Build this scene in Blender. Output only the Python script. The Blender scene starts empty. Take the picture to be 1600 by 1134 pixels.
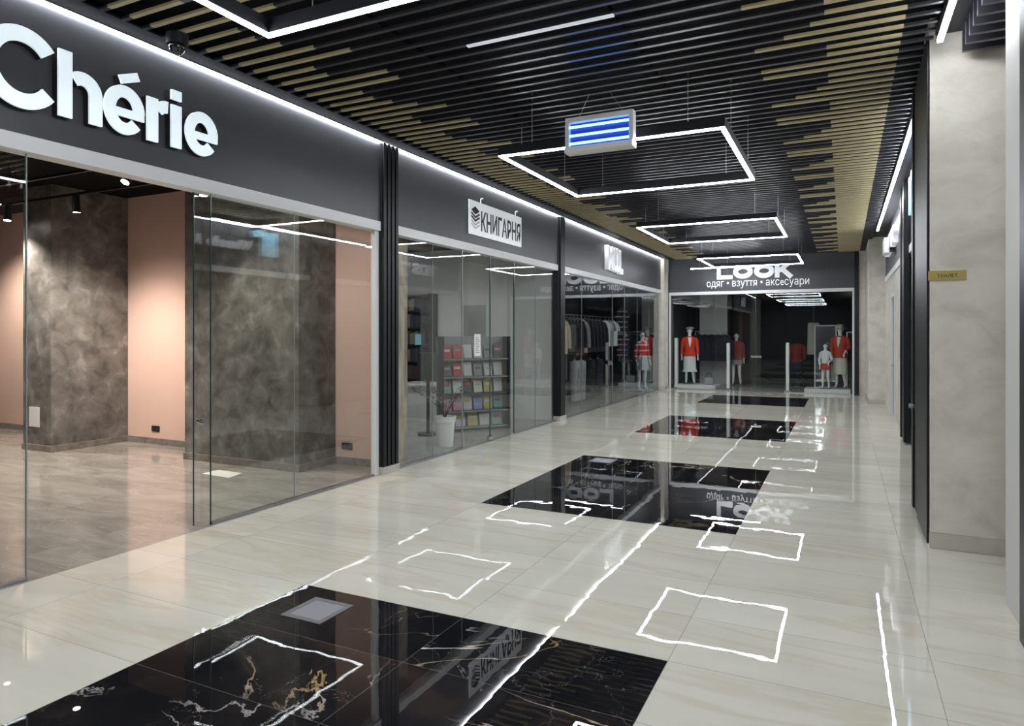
import bpy, bmesh, math, random
from mathutils import Vector, Matrix
random.seed(7)
S = bpy.context.scene
COL = S.collection

# ------------------------------------------------------------------ camera, world, exposure
CAM_H = 1.655
YAW = math.radians(26.01)
cd = bpy.data.cameras.new('camera'); cam = bpy.data.objects.new('camera', cd); COL.objects.link(cam)
cam.location = (0, 0, CAM_H); cam.rotation_euler = (math.pi/2, 0, YAW)
cd.sensor_width = 36; cd.lens = 36*1061/1600; cd.shift_y = -44.6/1600; cd.clip_start = .02; cd.clip_end = 200
S.camera = cam
w = bpy.data.worlds.new('world'); S.world = w; w.use_nodes = True
w.node_tree.nodes['Background'].inputs[0].default_value = (.5, .55, .65, 1)
w.node_tree.nodes['Background'].inputs[1].default_value = .15
S.view_settings.view_transform = 'Standard'; S.view_settings.look = 'None'
S.view_settings.exposure = 1.15; S.view_settings.gamma = 1
LED_POWER = 30.0
SPOT_POWER = 125.0

# ------------------------------------------------------------------ materials
def mat(name, col, rough=.5, metal=0., spec=.5, emit=None, es=1., coat=0.):
    m = bpy.data.materials.new(name); m.use_nodes = True
    b = m.node_tree.nodes['Principled BSDF']
    b.inputs['Base Color'].default_value = (*col, 1); b.inputs['Roughness'].default_value = rough
    b.inputs['Metallic'].default_value = metal; b.inputs['Specular IOR Level'].default_value = spec
    b.inputs['Coat Weight'].default_value = coat
    if emit: b.inputs['Emission Color'].default_value = (*emit, 1); b.inputs['Emission Strength'].default_value = es
    return m
class NT:
    def __init__(s, m):
        s.m = m; s.t = m.node_tree; s.b = s.t.nodes['Principled BSDF']
        s.pos = s.n('ShaderNodeNewGeometry').outputs['Position']
    def n(s, typ, **kw):
        o = s.t.nodes.new(typ)
        for k, v in kw.items(): setattr(o, k, v)
        return o
    def l(s, a, b): s.t.links.new(a, b)
    def mapping(s, scale, rot=(0,0,0), loc=(0,0,0)):
        o = s.n('ShaderNodeMapping'); s.l(s.pos, o.inputs[0])
        o.inputs['Scale'].default_value = scale; o.inputs['Rotation'].default_value = rot; o.inputs['Location'].default_value = loc
        return o.outputs[0]
    def noise(s, vec, scale, detail=4, rough=.5, dist=0.):
        o = s.n('ShaderNodeTexNoise'); s.l(vec, o.inputs['Vector'])
        o.inputs['Scale'].default_value = scale; o.inputs['Detail'].default_value = detail
        o.inputs['Roughness'].default_value = rough; o.inputs['Distortion'].default_value = dist
        return o.outputs['Fac']
    def ramp(s, fac, stops):
        o = s.n('ShaderNodeValToRGB'); s.l(fac, o.inputs[0]); r = o.color_ramp
        while len(r.elements) > 1: r.elements.remove(r.elements[-1])
        r.elements[0].position = stops[0][0]; r.elements[0].color = (*stops[0][1], 1)
        for p, c in stops[1:]:
            e = r.elements.new(p); e.color = (*c, 1)
        return o.outputs[0]
    def math(s, op, a, b=None, c=None):
        o = s.n('ShaderNodeMath', operation=op)
        for i, v in enumerate((a, b, c)):
            if v is None: continue
            if hasattr(v, 'is_linked'): s.l(v, o.inputs[i])
            else: o.inputs[i].default_value = v
        return o.outputs[0]
    def mix(s, fac, a, b):
        o = s.n('ShaderNodeMix', data_type='RGBA')
        for i, v in ((0, fac), (6, a), (7, b)):
            if hasattr(v, 'is_linked'): s.l(v, o.inputs[i])
            elif i == 0: o.inputs[0].default_value = v
            else: o.inputs[i].default_value = (*v, 1)
        return o.outputs[2]
    def bump(s, h, strength=.2, dist=.01):
        o = s.n('ShaderNodeBump'); s.l(h, o.inputs['Height']); o.inputs['Strength'].default_value = strength
        o.inputs['Distance'].default_value = dist; s.l(o.outputs[0], s.b.inputs['Normal'])
    def vein(s, vec, scale, width, detail=5, dist=1.2):
        f = s.noise(vec, scale, detail, .55, dist)
        d = s.math('ABSOLUTE', s.math('SUBTRACT', f, .5))
        o = s.n('ShaderNodeMapRange'); s.l(d, o.inputs[0]); o.inputs[1].default_value = 0; o.inputs[2].default_value = width
        o.inputs[3].default_value = 1; o.inputs[4].default_value = 0
        return o.outputs[0]
    def joints(s, x0, px, y0, py, half):
        sp = s.n('ShaderNodeSeparateXYZ'); s.l(s.pos, sp.inputs[0])
        r = []
        for out, o0, p in ((sp.outputs[0], x0, px), (sp.outputs[1], y0, py)):
            t = s.math('DIVIDE', s.math('SUBTRACT', out, o0), p)
            f = s.math('ABSOLUTE', s.math('SUBTRACT', s.math('FRACT', s.math('ADD', t, .5)), .5))
            r.append(s.math('LESS_THAN', s.math('MULTIPLY', f, p), half))
        # per-tile random value
        cx = s.math('FLOOR', s.math('DIVIDE', s.math('SUBTRACT', sp.outputs[0], x0), px))
        cy = s.math('FLOOR', s.math('DIVIDE', s.math('SUBTRACT', sp.outputs[1], y0), py))
        cb = s.n('ShaderNodeCombineXYZ'); s.l(cx, cb.inputs[0]); s.l(cy, cb.inputs[1])
        wn = s.n('ShaderNodeTexWhiteNoise'); s.l(cb.outputs[0], wn.inputs['Vector'])
        return s.math('MAXIMUM', r[0], r[1]), wn
    def tilevec(s, wn, vec, amt=7.):
        v = s.n('ShaderNodeVectorMath', operation='MULTIPLY_ADD'); s.l(wn.outputs['Color'], v.inputs[0])
        v.inputs[1].default_value = (amt, amt, amt); s.l(vec, v.inputs[2]); return v.outputs[0]

def wavy(t, wn, amt):
    # polished tiles are never perfectly flat: gentle undulation, slightly different tilt in every tile
    v = t.tilevec(wn, t.mapping((1, 1, 1)), 5.)
    h = t.math('ADD', t.math('MULTIPLY', t.noise(v, 1.7, 0, .4), 1.0), t.math('MULTIPLY', t.noise(v, 7.5, 1, .4), .20))
    t.bump(h, 1.0, amt)

def floor_beige():
    m = mat('polished beige marble tile', (.7,.68,.62), .008, 0, .5); t = NT(m)
    j, wn = t.joints(-.8, 1.2, 3.44, .6, .0022)
    v = t.tilevec(wn, t.mapping((.35, 1.3, 1)))
    base = t.ramp(t.noise(v, 1.3, 5, .6, .4), [(.3, (.55,.54,.465)), (.5, (.62,.605,.525)), (.72, (.69,.67,.60))])
    ve = t.math('MULTIPLY', t.vein(t.tilevec(wn, t.mapping((.3, 1.6, 1))), .9, .035, 6, 1.), .34)
    c = t.mix(ve, base, (.50,.41,.27))
    c = t.mix(t.math('MULTIPLY', j, .6), c, (.2,.2,.18))
    t.l(c, t.b.inputs['Base Color']); wavy(t, wn, .0012)
    return m
def floor_black():
    m = mat('polished black gold-veined marble tile', (.01,.01,.01), .006, 0, .5); t = NT(m)
    j, wn = t.joints(-.8, 1.2, 3.44, .6, .002)
    v = t.tilevec(wn, t.mapping((1, 1, 1)))
    base = t.ramp(t.noise(v, 1.6, 5, .6, .6), [(.35, (.006,.007,.009)), (.55, (.014,.013,.014)), (.75, (.045,.03,.024))])
    fade = t.ramp(t.noise(v, 1.1, 2), [(.48, (0,0,0)), (.68, (1,1,1))])
    v1 = t.math('MULTIPLY', t.vein(v, .55, .005, 7, 1.2), fade)
    gold = t.ramp(t.noise(v, 3., 2), [(.4, (.75,.72,.70)), (.6, (.55,.38,.18))])
    c = t.mix(v1, base, gold)
    v2 = t.math('MULTIPLY', t.vein(v, 2.2, .003, 5, .8), .35)
    c = t.mix(t.math('MULTIPLY', v2, fade), c, (.5,.48,.46))
    c = t.mix(t.math('MULTIPLY', j, .5), c, (.16,.15,.14))
    t.l(c, t.b.inputs['Base Color']); wavy(t, wn, .0010)
    return m
def floor_taupe():
    m = mat('taupe polished stone tile', (.3,.27,.24), .12, 0, .5); t = NT(m)
    j, wn = t.joints(-5.5, 1.2, 3.4, .6, .002)
    v = t.tilevec(wn, t.mapping((.5, 1.6, 1), (0,0,.5)))
    c = t.ramp(t.noise(v, 1.8, 7, .6, 1.), [(.3, (.215,.20,.18)), (.5, (.31,.29,.265)), (.7, (.41,.39,.36))])
    ve = t.math('MULTIPLY', t.vein(v, 2., .012, 6, 1.), .35)
    c = t.mix(ve, c, (.6,.56,.52)); c = t.mix(t.math('MULTIPLY', j, .35), c, (.15,.13,.12))
    t.l(c, t.b.inputs['Base Color']); wavy(t, wn, .0006); return m
def plaster(name, stops, scale, bump=.3, rough=.55, stretch=(1,1,1), dist=1.5):
    m = mat(name, (.5,.5,.5), rough, 0, .35); t = NT(m)
    v = t.mapping(stretch, (0, .5, .3)); f = t.noise(v, scale, 8, .6, dist)
    t.l(t.ramp(f, stops), t.b.inputs['Base Color']); t.bump(f, bump, .01); return m

M = {}
M['floor'] = floor_beige(); M['black_marble'] = floor_black(); M['taupe'] = floor_taupe()
M['greyfloor'] = plaster('grey shop floor', [(.3,(.30,.30,.29)),(.7,(.40,.40,.385))], 1.5, 0, .2)
M['fascia'] = mat('satin charcoal cladding', (.060,.063,.072), .42, 0, .45)
M['strip'] = mat('light grey aluminium strip', (.76,.77,.78), .45)
M['black'] = mat('black painted metal', (.009,.010,.013), .42, 0, .35)
M['jamb'] = mat('off-white painted jamb', (.58,.58,.56), .55)
M['blackm'] = mat('matt black ceiling', (.003,.003,.0035), .9, 0, .2)
M['slat'] = mat('black aluminium slat', (.024,.024,.032), .30, 0, .6)
M['gold'] = mat('gold aluminium slat', (.50,.43,.26), .45, .15, .4)
M['led'] = mat('white led diffuser', (.9,.9,.9), .5, 0, .5, (.93,.96,1.), LED_POWER)
M['ledrod'] = M['led']
M['beige'] = plaster('beige travertine plaster', [(.30,(.55,.52,.455)),(.5,(.66,.63,.565)),(.7,(.74,.715,.655))], 2.6, .5, .5, (1,1.,1.5), .5)
M['beigeb'] = plaster('beige stone skirting', [(.3,(.47,.45,.40)),(.7,(.56,.54,.49))], 3, .05, .25)
M['concrete'] = plaster('brown grey decorative plaster', [(.30,(.085,.081,.074)),(.45,(.15,.143,.132)),(.58,(.21,.20,.188)),(.72,(.33,.32,.30))], 4.2, .10, .45, (1,1,1), .45)
M['skirt'] = plaster('grey stone skirting', [(.3,(.16,.14,.125)),(.7,(.30,.27,.245))], 5, 0, .3)
M['pink'] = mat('matt pink paint', (.76,.53,.45), .7, 0, .3)
M['greywall'] = mat('light grey wall paint', (.72,.73,.72), .7)
M['darkwall'] = mat('dark shop wall', (.035,.036,.042), .6)
M['white'] = mat('white plastic', (.80,.80,.80), .4)
M['whitelit'] = mat('lit acrylic letter face', (.85,.9,.95), .35, 0, .5, (.78,.93,1.), .27)
M['signwhite'] = mat('white acrylic with added glow', (.78,.80,.84), .35, 0, .5, (.9,.95,1.), .14)  # slight emission added to make white sign pieces brighter
M['ink'] = mat('black vinyl', (.015,.015,.018), .45)
M['steel'] = mat('brushed steel', (.5,.5,.52), .3, 1.)
M['chrome'] = mat('chrome', (.75,.75,.76), .12, 1.)
M['brass'] = mat('brass plate', (.50,.40,.14), .35, .6)
M['wire'] = mat('steel wire', (.45,.45,.48), .35, .8)
M['uv'] = mat('ultraviolet tube', (.3,.4,.9), .4, 0, .5, (.14,.40,1.), 2.2)
M['uvback'] = mat('blue lit grid backing', (.025,.035,.20), .4)
M['spotlens'] = mat('lit spot lens', (1,1,1), .4, 0, .5, (1,.93,.80), 30.)
M['paper'] = mat('white paper', (.8,.8,.78), .8)
M['edge'] = mat('polished glass edge', (.03,.07,.055), .15)
M['seal'] = mat('clear glass joint', (.26,.30,.29), .25)
M['mann'] = mat('white mannequin', (.74,.76,.76), .35)
M['red'] = mat('red wool', (.62,.045,.02), .85)
M['rust'] = mat('rust red wool', (.40,.045,.025), .85)
M['maroon'] = mat('maroon cloth', (.26,.04,.04), .9)
M['navy'] = mat('navy cloth', (.012,.014,.03), .9)
M['greycloth'] = mat('grey cloth', (.30,.30,.31), .9)
M['whitecloth'] = mat('white cloth', (.66,.68,.70), .9)
M['cream'] = mat('cream cloth', (.60,.58,.50), .9)
M['beigecloth'] = mat('beige cloth', (.50,.42,.30), .9)
M['darkcloth'] = mat('black cloth', (.012,.012,.014), .9)
M['straw'] = mat('straw hat', (.36,.32,.24), .9)
M['wood'] = plaster('beige brown travertine', [(.3,(.22,.17,.12)),(.5,(.36,.29,.22)),(.7,(.52,.46,.38))], 4, .1, .5, (1,1,.3))
M['soil'] = mat('potting soil', (.02,.015,.01), .95)
M['leaf'] = mat('dull green leaf', (.05,.075,.03), .6)
M['twig'] = mat('twig', (.06,.045,.03), .8)
def stripes(name, cols, period):
    m = mat(name, (.5,.5,.5), .9); t = NT(m)
    tc = t.n('ShaderNodeTexCoord'); sp = t.n('ShaderNodeSeparateXYZ'); t.l(tc.outputs['Object'], sp.inputs[0])
    f = t.math('FRACT', t.math('DIVIDE', sp.outputs[2], period))
    st = [(i/len(cols), c) for i, c in enumerate(cols)]
    o = t.n('ShaderNodeValToRGB'); t.l(f, o.inputs[0]); r = o.color_ramp; r.interpolation = 'CONSTANT'
    r.elements[0].position = 0; r.elements[0].color = (*st[0][1], 1); r.elements[1].position = st[1][0]; r.elements[1].color = (*st[1][1], 1)
    for p, c in st[2:]:
        e = r.elements.new(p); e.color = (*c, 1)
    t.l(o.outputs[0], t.b.inputs['Base Color']); return m
M['redstripe'] = stripes('red and white striped knit', [(.5,.03,.04),(.5,.03,.04),(.5,.03,.04),(.6,.58,.58)], .17)
M['darkstripe'] = stripes('dark and grey striped knit', [(.012,.012,.02),(.012,.012,.02),(.30,.31,.33),(.02,.02,.05)], .16)

def glass_mat(name, tint, refl=1.0):
    m = bpy.data.materials.new(name); m.use_nodes = True; t = m.node_tree; t.nodes.clear()
    out = t.nodes.new('ShaderNodeOutputMaterial'); mx = t.nodes.new('ShaderNodeMixShader')
    tr = t.nodes.new('ShaderNodeBsdfTransparent'); tr.inputs[0].default_value = (*tint, 1)
    gl = t.nodes.new('ShaderNodeBsdfGlossy'); gl.inputs['Roughness'].default_value = 0.0; gl.inputs[0].default_value = (.96,.98,1,1)
    lw = t.nodes.new('ShaderNodeLayerWeight'); lw.inputs[0].default_value = .5
    p = t.nodes.new('ShaderNodeMath'); p.operation = 'POWER'; t.links.new(lw.outputs['Facing'], p.inputs[0]); p.inputs[1].default_value = 5
    a = t.nodes.new('ShaderNodeMath'); a.operation = 'MULTIPLY_ADD'; t.links.new(p.outputs[0], a.inputs[0]); a.inputs[1].default_value = .95; a.inputs[2].default_value = .045*refl
    t.links.new(a.outputs[0], mx.inputs[0]); t.links.new(tr.outputs[0], mx.inputs[1]); t.links.new(gl.outputs[0], mx.inputs[2])
    t.links.new(mx.outputs[0], out.inputs[0]); return m
M['glass'] = glass_mat('clear shop glass', (.96,.975,.968), 1.0)
M['dome'] = glass_mat('smoked dome', (.25,.25,.27), 1.5)

# ------------------------------------------------------------------ builders
def props(o, label=None, cat=None, group=None, kind=None):
    for k, v in (('label', label), ('category', cat), ('group', group), ('kind', kind)):
        if v: o[k] = v
    return o
class MB:
    def __init__(s): s.b = bmesh.new()
    def face(s, pts):
        vs = [s.b.verts.new(p) for p in pts]; s.b.faces.new(vs); return s
    def box(s, x0, x1, y0, y1, z0, z1):
        if x0 > x1: x0, x1 = x1, x0
        if y0 > y1: y0, y1 = y1, y0
        v = [s.b.verts.new(p) for p in ((x0,y0,z0),(x1,y0,z0),(x1,y1,z0),(x0,y1,z0),(x0,y0,z1),(x1,y0,z1),(x1,y1,z1),(x0,y1,z1))]
        for f in ((0,3,2,1),(4,5,6,7),(0,1,5,4),(1,2,6,5),(2,3,7,6),(3,0,4,7)): s.b.faces.new([v[i] for i in f])
        return s
    def obox(s, o, u, v, w_):   # box from corner o along three vectors
        o, u, v, w_ = map(Vector, (o, u, v, w_)); c = [o, o+u, o+u+v, o+v, o+w_, o+u+w_, o+u+v+w_, o+v+w_]
        q = [s.b.verts.new(p) for p in c]
        for f in ((0,3,2,1),(4,5,6,7),(0,1,5,4),(1,2,6,5),(2,3,7,6),(3,0,4,7)): s.b.faces.new([q[i] for i in f])
        return s
    def tube(s, p0, p1, r0, r1=None, n=12, cap=True):
        p0, p1 = Vector(p0), Vector(p1); r1 = r0 if r1 is None else r1
        d = (p1-p0).normalized(); a = d.orthogonal().normalized(); b = d.cross(a)
        A = [s.b.verts.new(p0+(a*math.cos(t)+b*math.sin(t))*r0) for t in [2*math.pi*i/n for i in range(n)]]
        B = [s.b.verts.new(p1+(a*math.cos(t)+b*math.sin(t))*r1) for t in [2*math.pi*i/n for i in range(n)]]
        for i in range(n): s.b.faces.new((A[i], A[(i+1)%n], B[(i+1)%n], B[i]))
        if cap: s.b.faces.new(A[::-1]); s.b.faces.new(B)
        return s
    def loft(s, secs, n=20, cap=True, wob=0., wn=6):
        # secs: (x, y, z, rx, ry) horizontal ellipses
        rings = []
        for k, (x, y, z, rx, ry) in enumerate(secs):
            q = 1+wob*(k/(len(secs)-1)) if False else 1
            rings.append([s.b.verts.new((x+rx*(1+wob*math.sin(wn*t))*math.cos(t), y+ry*(1+wob*math.sin(wn*t))*math.sin(t), z)) for t in [2*math.pi*i/n for i in range(n)]])
        for A, B in zip(rings, rings[1:]):
            for i in range(n): s.b.faces.new((A[i], A[(i+1)%n], B[(i+1)%n], B[i]))
        if cap: s.b.faces.new(rings[0][::-1]); s.b.faces.new(rings[-1])
        return s
    def path(s, pts, radii, n=12):
        pts = [Vector(p) for p in pts]; rings = []
        for i, p in enumerate(pts):
            d = (pts[min(i+1, len(pts)-1)]-pts[max(i-1, 0)]).normalized()
            a = Vector((0,1,0)); a = (a-d*a.dot(d)).normalized() if abs(d.y) < .95 else Vector((1,0,0)); b = d.cross(a)
            rings.append([s.b.verts.new(p+(a*math.cos(t)+b*math.sin(t))*radii[i]) for t in [2*math.pi*k/n for k in range(n)]])
        for A, B in zip(rings, rings[1:]):
            for i in range(n): s.b.faces.new((A[i], A[(i+1)%n], B[(i+1)%n], B[i]))
        s.b.faces.new(rings[0][::-1]); s.b.faces.new(rings[-1]); return s
    def ball(s, c, rx, ry, rz, n=16, m=10):
        return s.loft([(c[0], c[1], c[2]+rz*math.sin(a), max(1e-4, rx*math.cos(a)), max(1e-4, ry*math.cos(a))) for a in [(-.5+k/m)*math.pi*.999 for k in range(m+1)]], n)
    def build(s, name, m, parent=None, smooth=False, bevel=0., mods=None, **kw):
        bmesh.ops.recalc_face_normals(s.b, faces=s.b.faces)
        me = bpy.data.meshes.new(name); s.b.to_mesh(me); s.b.free(); me.materials.append(M[m] if isinstance(m, str) else m)
        return link(name, me, parent, smooth, bevel, **kw)
def link(name, me, parent=None, smooth=False, bevel=0., **kw):
    o = bpy.data.objects.new(name, me); COL.objects.link(o)
    if parent:
        o.parent = parent; o.matrix_parent_inverse = Matrix.Translation(-root_loc(parent))
    elif len(me.vertices):
        xs = [v.co for v in me.vertices]
        c = Vector(((min(v.x for v in xs)+max(v.x for v in xs))/2, (min(v.y for v in xs)+max(v.y for v in xs))/2, min(v.z for v in xs)))
        me.transform(Matrix.Translation(-c)); o.location = c
    if smooth:
        for p in me.polygons: p.use_smooth = True
        md = o.modifiers.new('es', 'EDGE_SPLIT'); md.split_angle = math.radians(50)
    if bevel:
        md = o.modifiers.new('bv', 'BEVEL'); md.width = bevel; md.segments = 2; md.limit_method = 'ANGLE'
    return props(o, **kw)
_RL = {}
def root_loc(p):
    return _RL.get(p.name, Vector((0,0,0))) if not p.parent else (p.location if False else _RL.get(p.name, _RL.get(p.parent.name, Vector((0,0,0)))))
def root(name, loc=(0,0,0), **kw):
    o = bpy.data.objects.new(name, None); COL.objects.link(o); o.location = loc; o.empty_display_size = .1
    _RL[o.name] = Vector(loc); return props(o, **kw)
def sub(mb, name, m, part, **kw):      # a sub-part: world-coordinate mesh under a part
    o = mb.build(name, m, None, **{k: v for k, v in kw.items()})
    # undo recentring so that it keeps world place once parented
    loc = o.location.copy(); o.data.transform(Matrix.Translation(loc)); o.location = (0,0,0)
    bpy.context.view_layer.update()
    o.parent = part; o.matrix_parent_inverse = part.matrix_world.inverted(); return o
def dup(r, loc, rz=0., **kw):
    c = r.copy(); COL.objects.link(c); c.location = loc; c.rotation_euler = (0,0,rz); props(c, **kw)
    for ch in list(r.children):
        d = ch.copy(); COL.objects.link(d); d.parent = c
        for g in list(ch.children):
            e = g.copy(); COL.objects.link(e); e.parent = d
    return c
def area_text(body, o, u, v, W, H, depth, m, parent=None, name='lettering', offset=0., split=False, letter='letter', **kw):
    """text fitted to W x H, its lower left corner at o, along unit vectors u (reading direction) and v (up)"""
    cu = bpy.data.curves.new('t', 'FONT'); cu.body = body; cu.offset = offset; cu.extrude = .5; cu.resolution_u = 6
    ob = bpy.data.objects.new('t', cu); COL.objects.link(ob); bpy.context.view_layer.update()
    me = bpy.data.meshes.new_from_object(ob.evaluated_get(bpy.context.evaluated_depsgraph_get()))
    bpy.data.objects.remove(ob); xs = [p.co.x for p in me.vertices]; ys = [p.co.y for p in me.vertices]
    x0, x1, y0, y1 = min(xs), max(xs), min(ys), max(ys)
    o, u, v = Vector(o), Vector(u), Vector(v); nrm = u.cross(v)
    for p in me.vertices:
        c = p.co.copy(); p.co = o+u*((c.x-x0)/(x1-x0)*W)+v*((c.y-y0)/(y1-y0)*H)+nrm*((c.z+.5)*depth)
    me.materials.clear(); me.materials.append(M[m])
    if not split: return link(name, me, parent, **kw)
    # one mesh per letter: group the connected pieces that overlap along the reading direction
    bm = bmesh.new(); bm.from_mesh(me); bm.verts.ensure_lookup_table(); seen = set(); comps = []
    for v0 in bm.verts:
        if v0.index in seen: continue
        st_, cp = [v0], []; seen.add(v0.index)
        while st_:
            q = st_.pop(); cp.append(q.index)
            for e in q.link_edges:
                t = e.other_vert(q)
                if t.index not in seen: seen.add(t.index); st_.append(t)
        c = [bm.verts[i].co.dot(u) for i in cp]; comps.append([min(c), max(c), set(cp)])
    comps.sort(key=lambda c: c[0]); G = []
    for c in comps:
        if G and c[0] < G[-1][1]-.35*min(c[1]-c[0], G[-1][1]-G[-1][0]): G[-1][1] = max(G[-1][1], c[1]); G[-1][2] |= c[2]
        else: G.append(c)
    for a_, b_, ids in G:
        b2 = bmesh.new(); mp = {i: b2.verts.new(bm.verts[i].co) for i in ids}
        for f in bm.faces:
            if f.verts[0].index in ids: b2.faces.new([mp[q.index] for q in f.verts])
        m3 = bpy.data.meshes.new(letter); b2.to_mesh(m3); b2.free(); m3.materials.append(M[m]); link(letter, m3, parent)
    bm.free()
def stroke(mb, pts, wd, o, u, v, sc, depth):
    """flat thick stroke through 2D pts, extruded; butt ends"""
    o, u, v = Vector(o), Vector(u), Vector(v); nrm = u.cross(v); P = [Vector((a, b)) for a, b in pts]; L = []; R = []
    for i, p in enumerate(P):
        if i == 0: d = (P[1]-P[0]).normalized(); k = 1
        elif i == len(P)-1: d = (P[-1]-P[-2]).normalized(); k = 1
        else:
            d1 = (P[i]-P[i-1]).normalized(); d2 = (P[i+1]-P[i]).normalized(); d = (d1+d2).normalized(); k = 1/max(.5, d.dot(d1))
        nn = Vector((-d.y, d.x))*wd/2*k; L.append(p+nn); R.append(p-nn)
    f = lambda q, z: mb.b.verts.new(o+u*(q.x*sc)+v*(q.y*sc)+nrm*z)
    A = [(f(l, 0), f(r, 0), f(r, depth), f(l, depth)) for l, r in zip(L, R)]
    for a, b in zip(A, A[1:]):
        for i in range(4): mb.b.faces.new((a[i], a[(i+1)%4], b[(i+1)%4], b[i]))
    mb.b.faces.new(A[0][::-1]); mb.b.faces.new(A[-1])
def arc(cx, cy, rx, ry, a0, a1, n=28):
    return [(cx+rx*math.cos(math.radians(a0+(a1-a0)*i/n)), cy+ry*math.sin(math.radians(a0+(a1-a0)*i/n))) for i in range(n+1)]

# ------------------------------------------------------------------ measurements (metres)
XL, XR = -4.907, .90
YE, YB = 20.75, -6.0
ZC = 3.92           # underside of the slats
ZR = 3.48           # underside of the lamp rings
PATCH = [(-2.56, .44), (-6.0+.0, -4.9), ] if False else [(.44, 3.44), (5.86, 8.80), (11.24, 13.92), (16.80, 19.15)]

# ------------------------------------------------------------------ floor
fl = root('floor', kind='structure')
fb = MB()
fb.box(-4.90, -3.2, YB, YE, -.1, 0); fb.box(-.8, 1.0, YB, YE, -.1, 0)
edges = [YB]+[e for p in PATCH for e in p]+[YE]
for i in range(0, len(edges), 2): fb.box(-3.2, -.8, edges[i], edges[i+1], -.1, 0)
fb.box(1.0, 4.2, 5.0, 6.3, -.1, 0)
fb.build('beige_marble_tiles', 'floor', fl)
for a, b in PATCH: MB().box(-3.2, -.8, a, b, -.1, 0).build('black_marble_inlay', 'black_marble', fl, label='black gold-veined marble inlay')
MB().box(-15, -4.90, -1, 6.92, -.1, .0).build('shop_floor', 'taupe', fl, label='taupe stone floor of the empty shop')
MB().box(-15, -4.90, 6.92, YE+4, -.1, .0).build('shop_floor', 'greyfloor', fl, label='grey floor of the bookshop and clothes shop')
MB().box(-4.90, 3.0, YE, YE+8, -.1, .0).build('shop_floor', 'greyfloor', fl, label='floor of the shop at the end')
MB().box(1.0, 5.0, 6.62, YE+.4, -.1, 0).box(1.0, 5.0, YB, 4.4, -.1, 0).build('shop_floor', 'greyfloor', fl, label='floor of the shops on the right')

# ------------------------------------------------------------------ ceiling
ce = root('ceiling', kind='structure')
MB().box(-5.0, 5.0, YB, YE+.1, 4.12, 4.2).build('ceiling_deck', 'blackm', ce)
MB().box(-4.862, -4.68, YB, YE, 3.925, 4.12).box(.64, .90, YB, YE, 3.97, 4.12).build('edge_panel', 'black', ce)
ENDL = [-4.05, -4.05, -3.95, -3.76, -3.53, -4.05, -4.05, -3.53, -3.53]
SW, SH = .036, .020
bk, gd = MB(), MB()
k = math.ceil((YB-5.12)/.162)
while 5.12+.162*k < YE-.05:
    y = 5.12+.162*k; L = ENDL[k % 9]; R = -4.17-L; GL, GR = -4.58, .40
    for a, b in ((-4.68, GL), (L, R), (GR, .62)): bk.box(a, b, y-SW/2, y+SW/2, ZC, ZC+SH)
    gd.box(GL, L, y-SW/2, y+SW/2, ZC, ZC+SH); gd.box(R, GR, y-SW/2, y+SW/2, ZC, ZC+SH)
    k += 1
bk.build('black_slats', 'slat', ce, label='black slats'); gd.build('gold_slats', 'gold', ce, label='gold slat ends')
cr = MB()
for x in (-4.7, -3.1, -1.5, .3): cr.box(x-.02, x+.02, YB, YE, ZC+SH+.002, ZC+SH+.04)
cr.build('carrier_rails', 'blackm', ce)
rs = MB()
for i in range(7): rs.box(.80, 4.1, 6.05-.162*i-.02, 6.05-.162*i+.02, 3.77, 3.93)
rs.build('lowered_black_slats', 'slat', ce, label='lowered black slats above the side passage')
MB().box(-2.65, -1.46, 5.12-.162*3-.018, 5.12-.162*3+.018, ZC-.012, ZC-.001).build('pale_slat_strip', 'signwhite', ce, label='white strip on one slat')  # pale, faintly emissive strip just below one black slat

# ------------------------------------------------------------------ left wall: cladding, strips, pilasters
wl = root('wall_left', kind='structure')
bays = [(-1.0, 6.51), (6.83, 12.04), (12.37, 20.18)]
for a, b in bays: MB().box(-5.06, XL, a, b, 2.985, 4.12).build('fascia_panel', 'fascia', wl)
MB().box(-5.06, XL, YB, -1.0, 0, 4.12).build('fascia_panel', 'beige', wl)
for i, (a, b) in enumerate(bays): MB().box(-5.04, -4.895, a, b, 2.875, 2.985).build('trim_%d' % (i+1), 'strip', bevel=.003, kind='structure')
def pilaster(y0, y1, n, x=-4.86, label=''):
    r = root('ribbed_pilaster', (x, (y0+y1)/2, 0), label=label, cat='pilaster')
    m = MB(); wdt = (y1-y0); m.box(-4.99, x-.03, y0, y1, 0.09, 3.915)
    for i in range(n):
        c = y0+wdt*(i+.5)/n; m.box(x-.032, x, c-wdt/n*.34, c+wdt/n*.34, .09, 3.915)
    m.build('ribbed_shaft', 'black', r, bevel=.004)
    MB().box(-5.0, x+.005, y0, y1, 0, .09).build('plinth_block', 'beigeb', r, label='pale stone plinth')
    return r
pilaster(6.51, 6.83, 4, label='ribbed black pilaster between the pink shop and the bookshop')
pilaster(12.04, 12.37, 1, label='plain black pilaster between the bookshop and the clothes shop')
r = root('corner_pilaster', (-4.85, 20.45, 0), label='pale beige corner pilaster where the left shops meet the end shop', cat='pilaster')
MB().box(-4.98, -4.80, 20.18, 20.70, .1, 3.93).build('shaft', 'beige', r); MB().box(-4.98, -4.79, 20.17, 20.71, 0, .1).build('plinth_block', 'beigeb', r)

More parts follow.
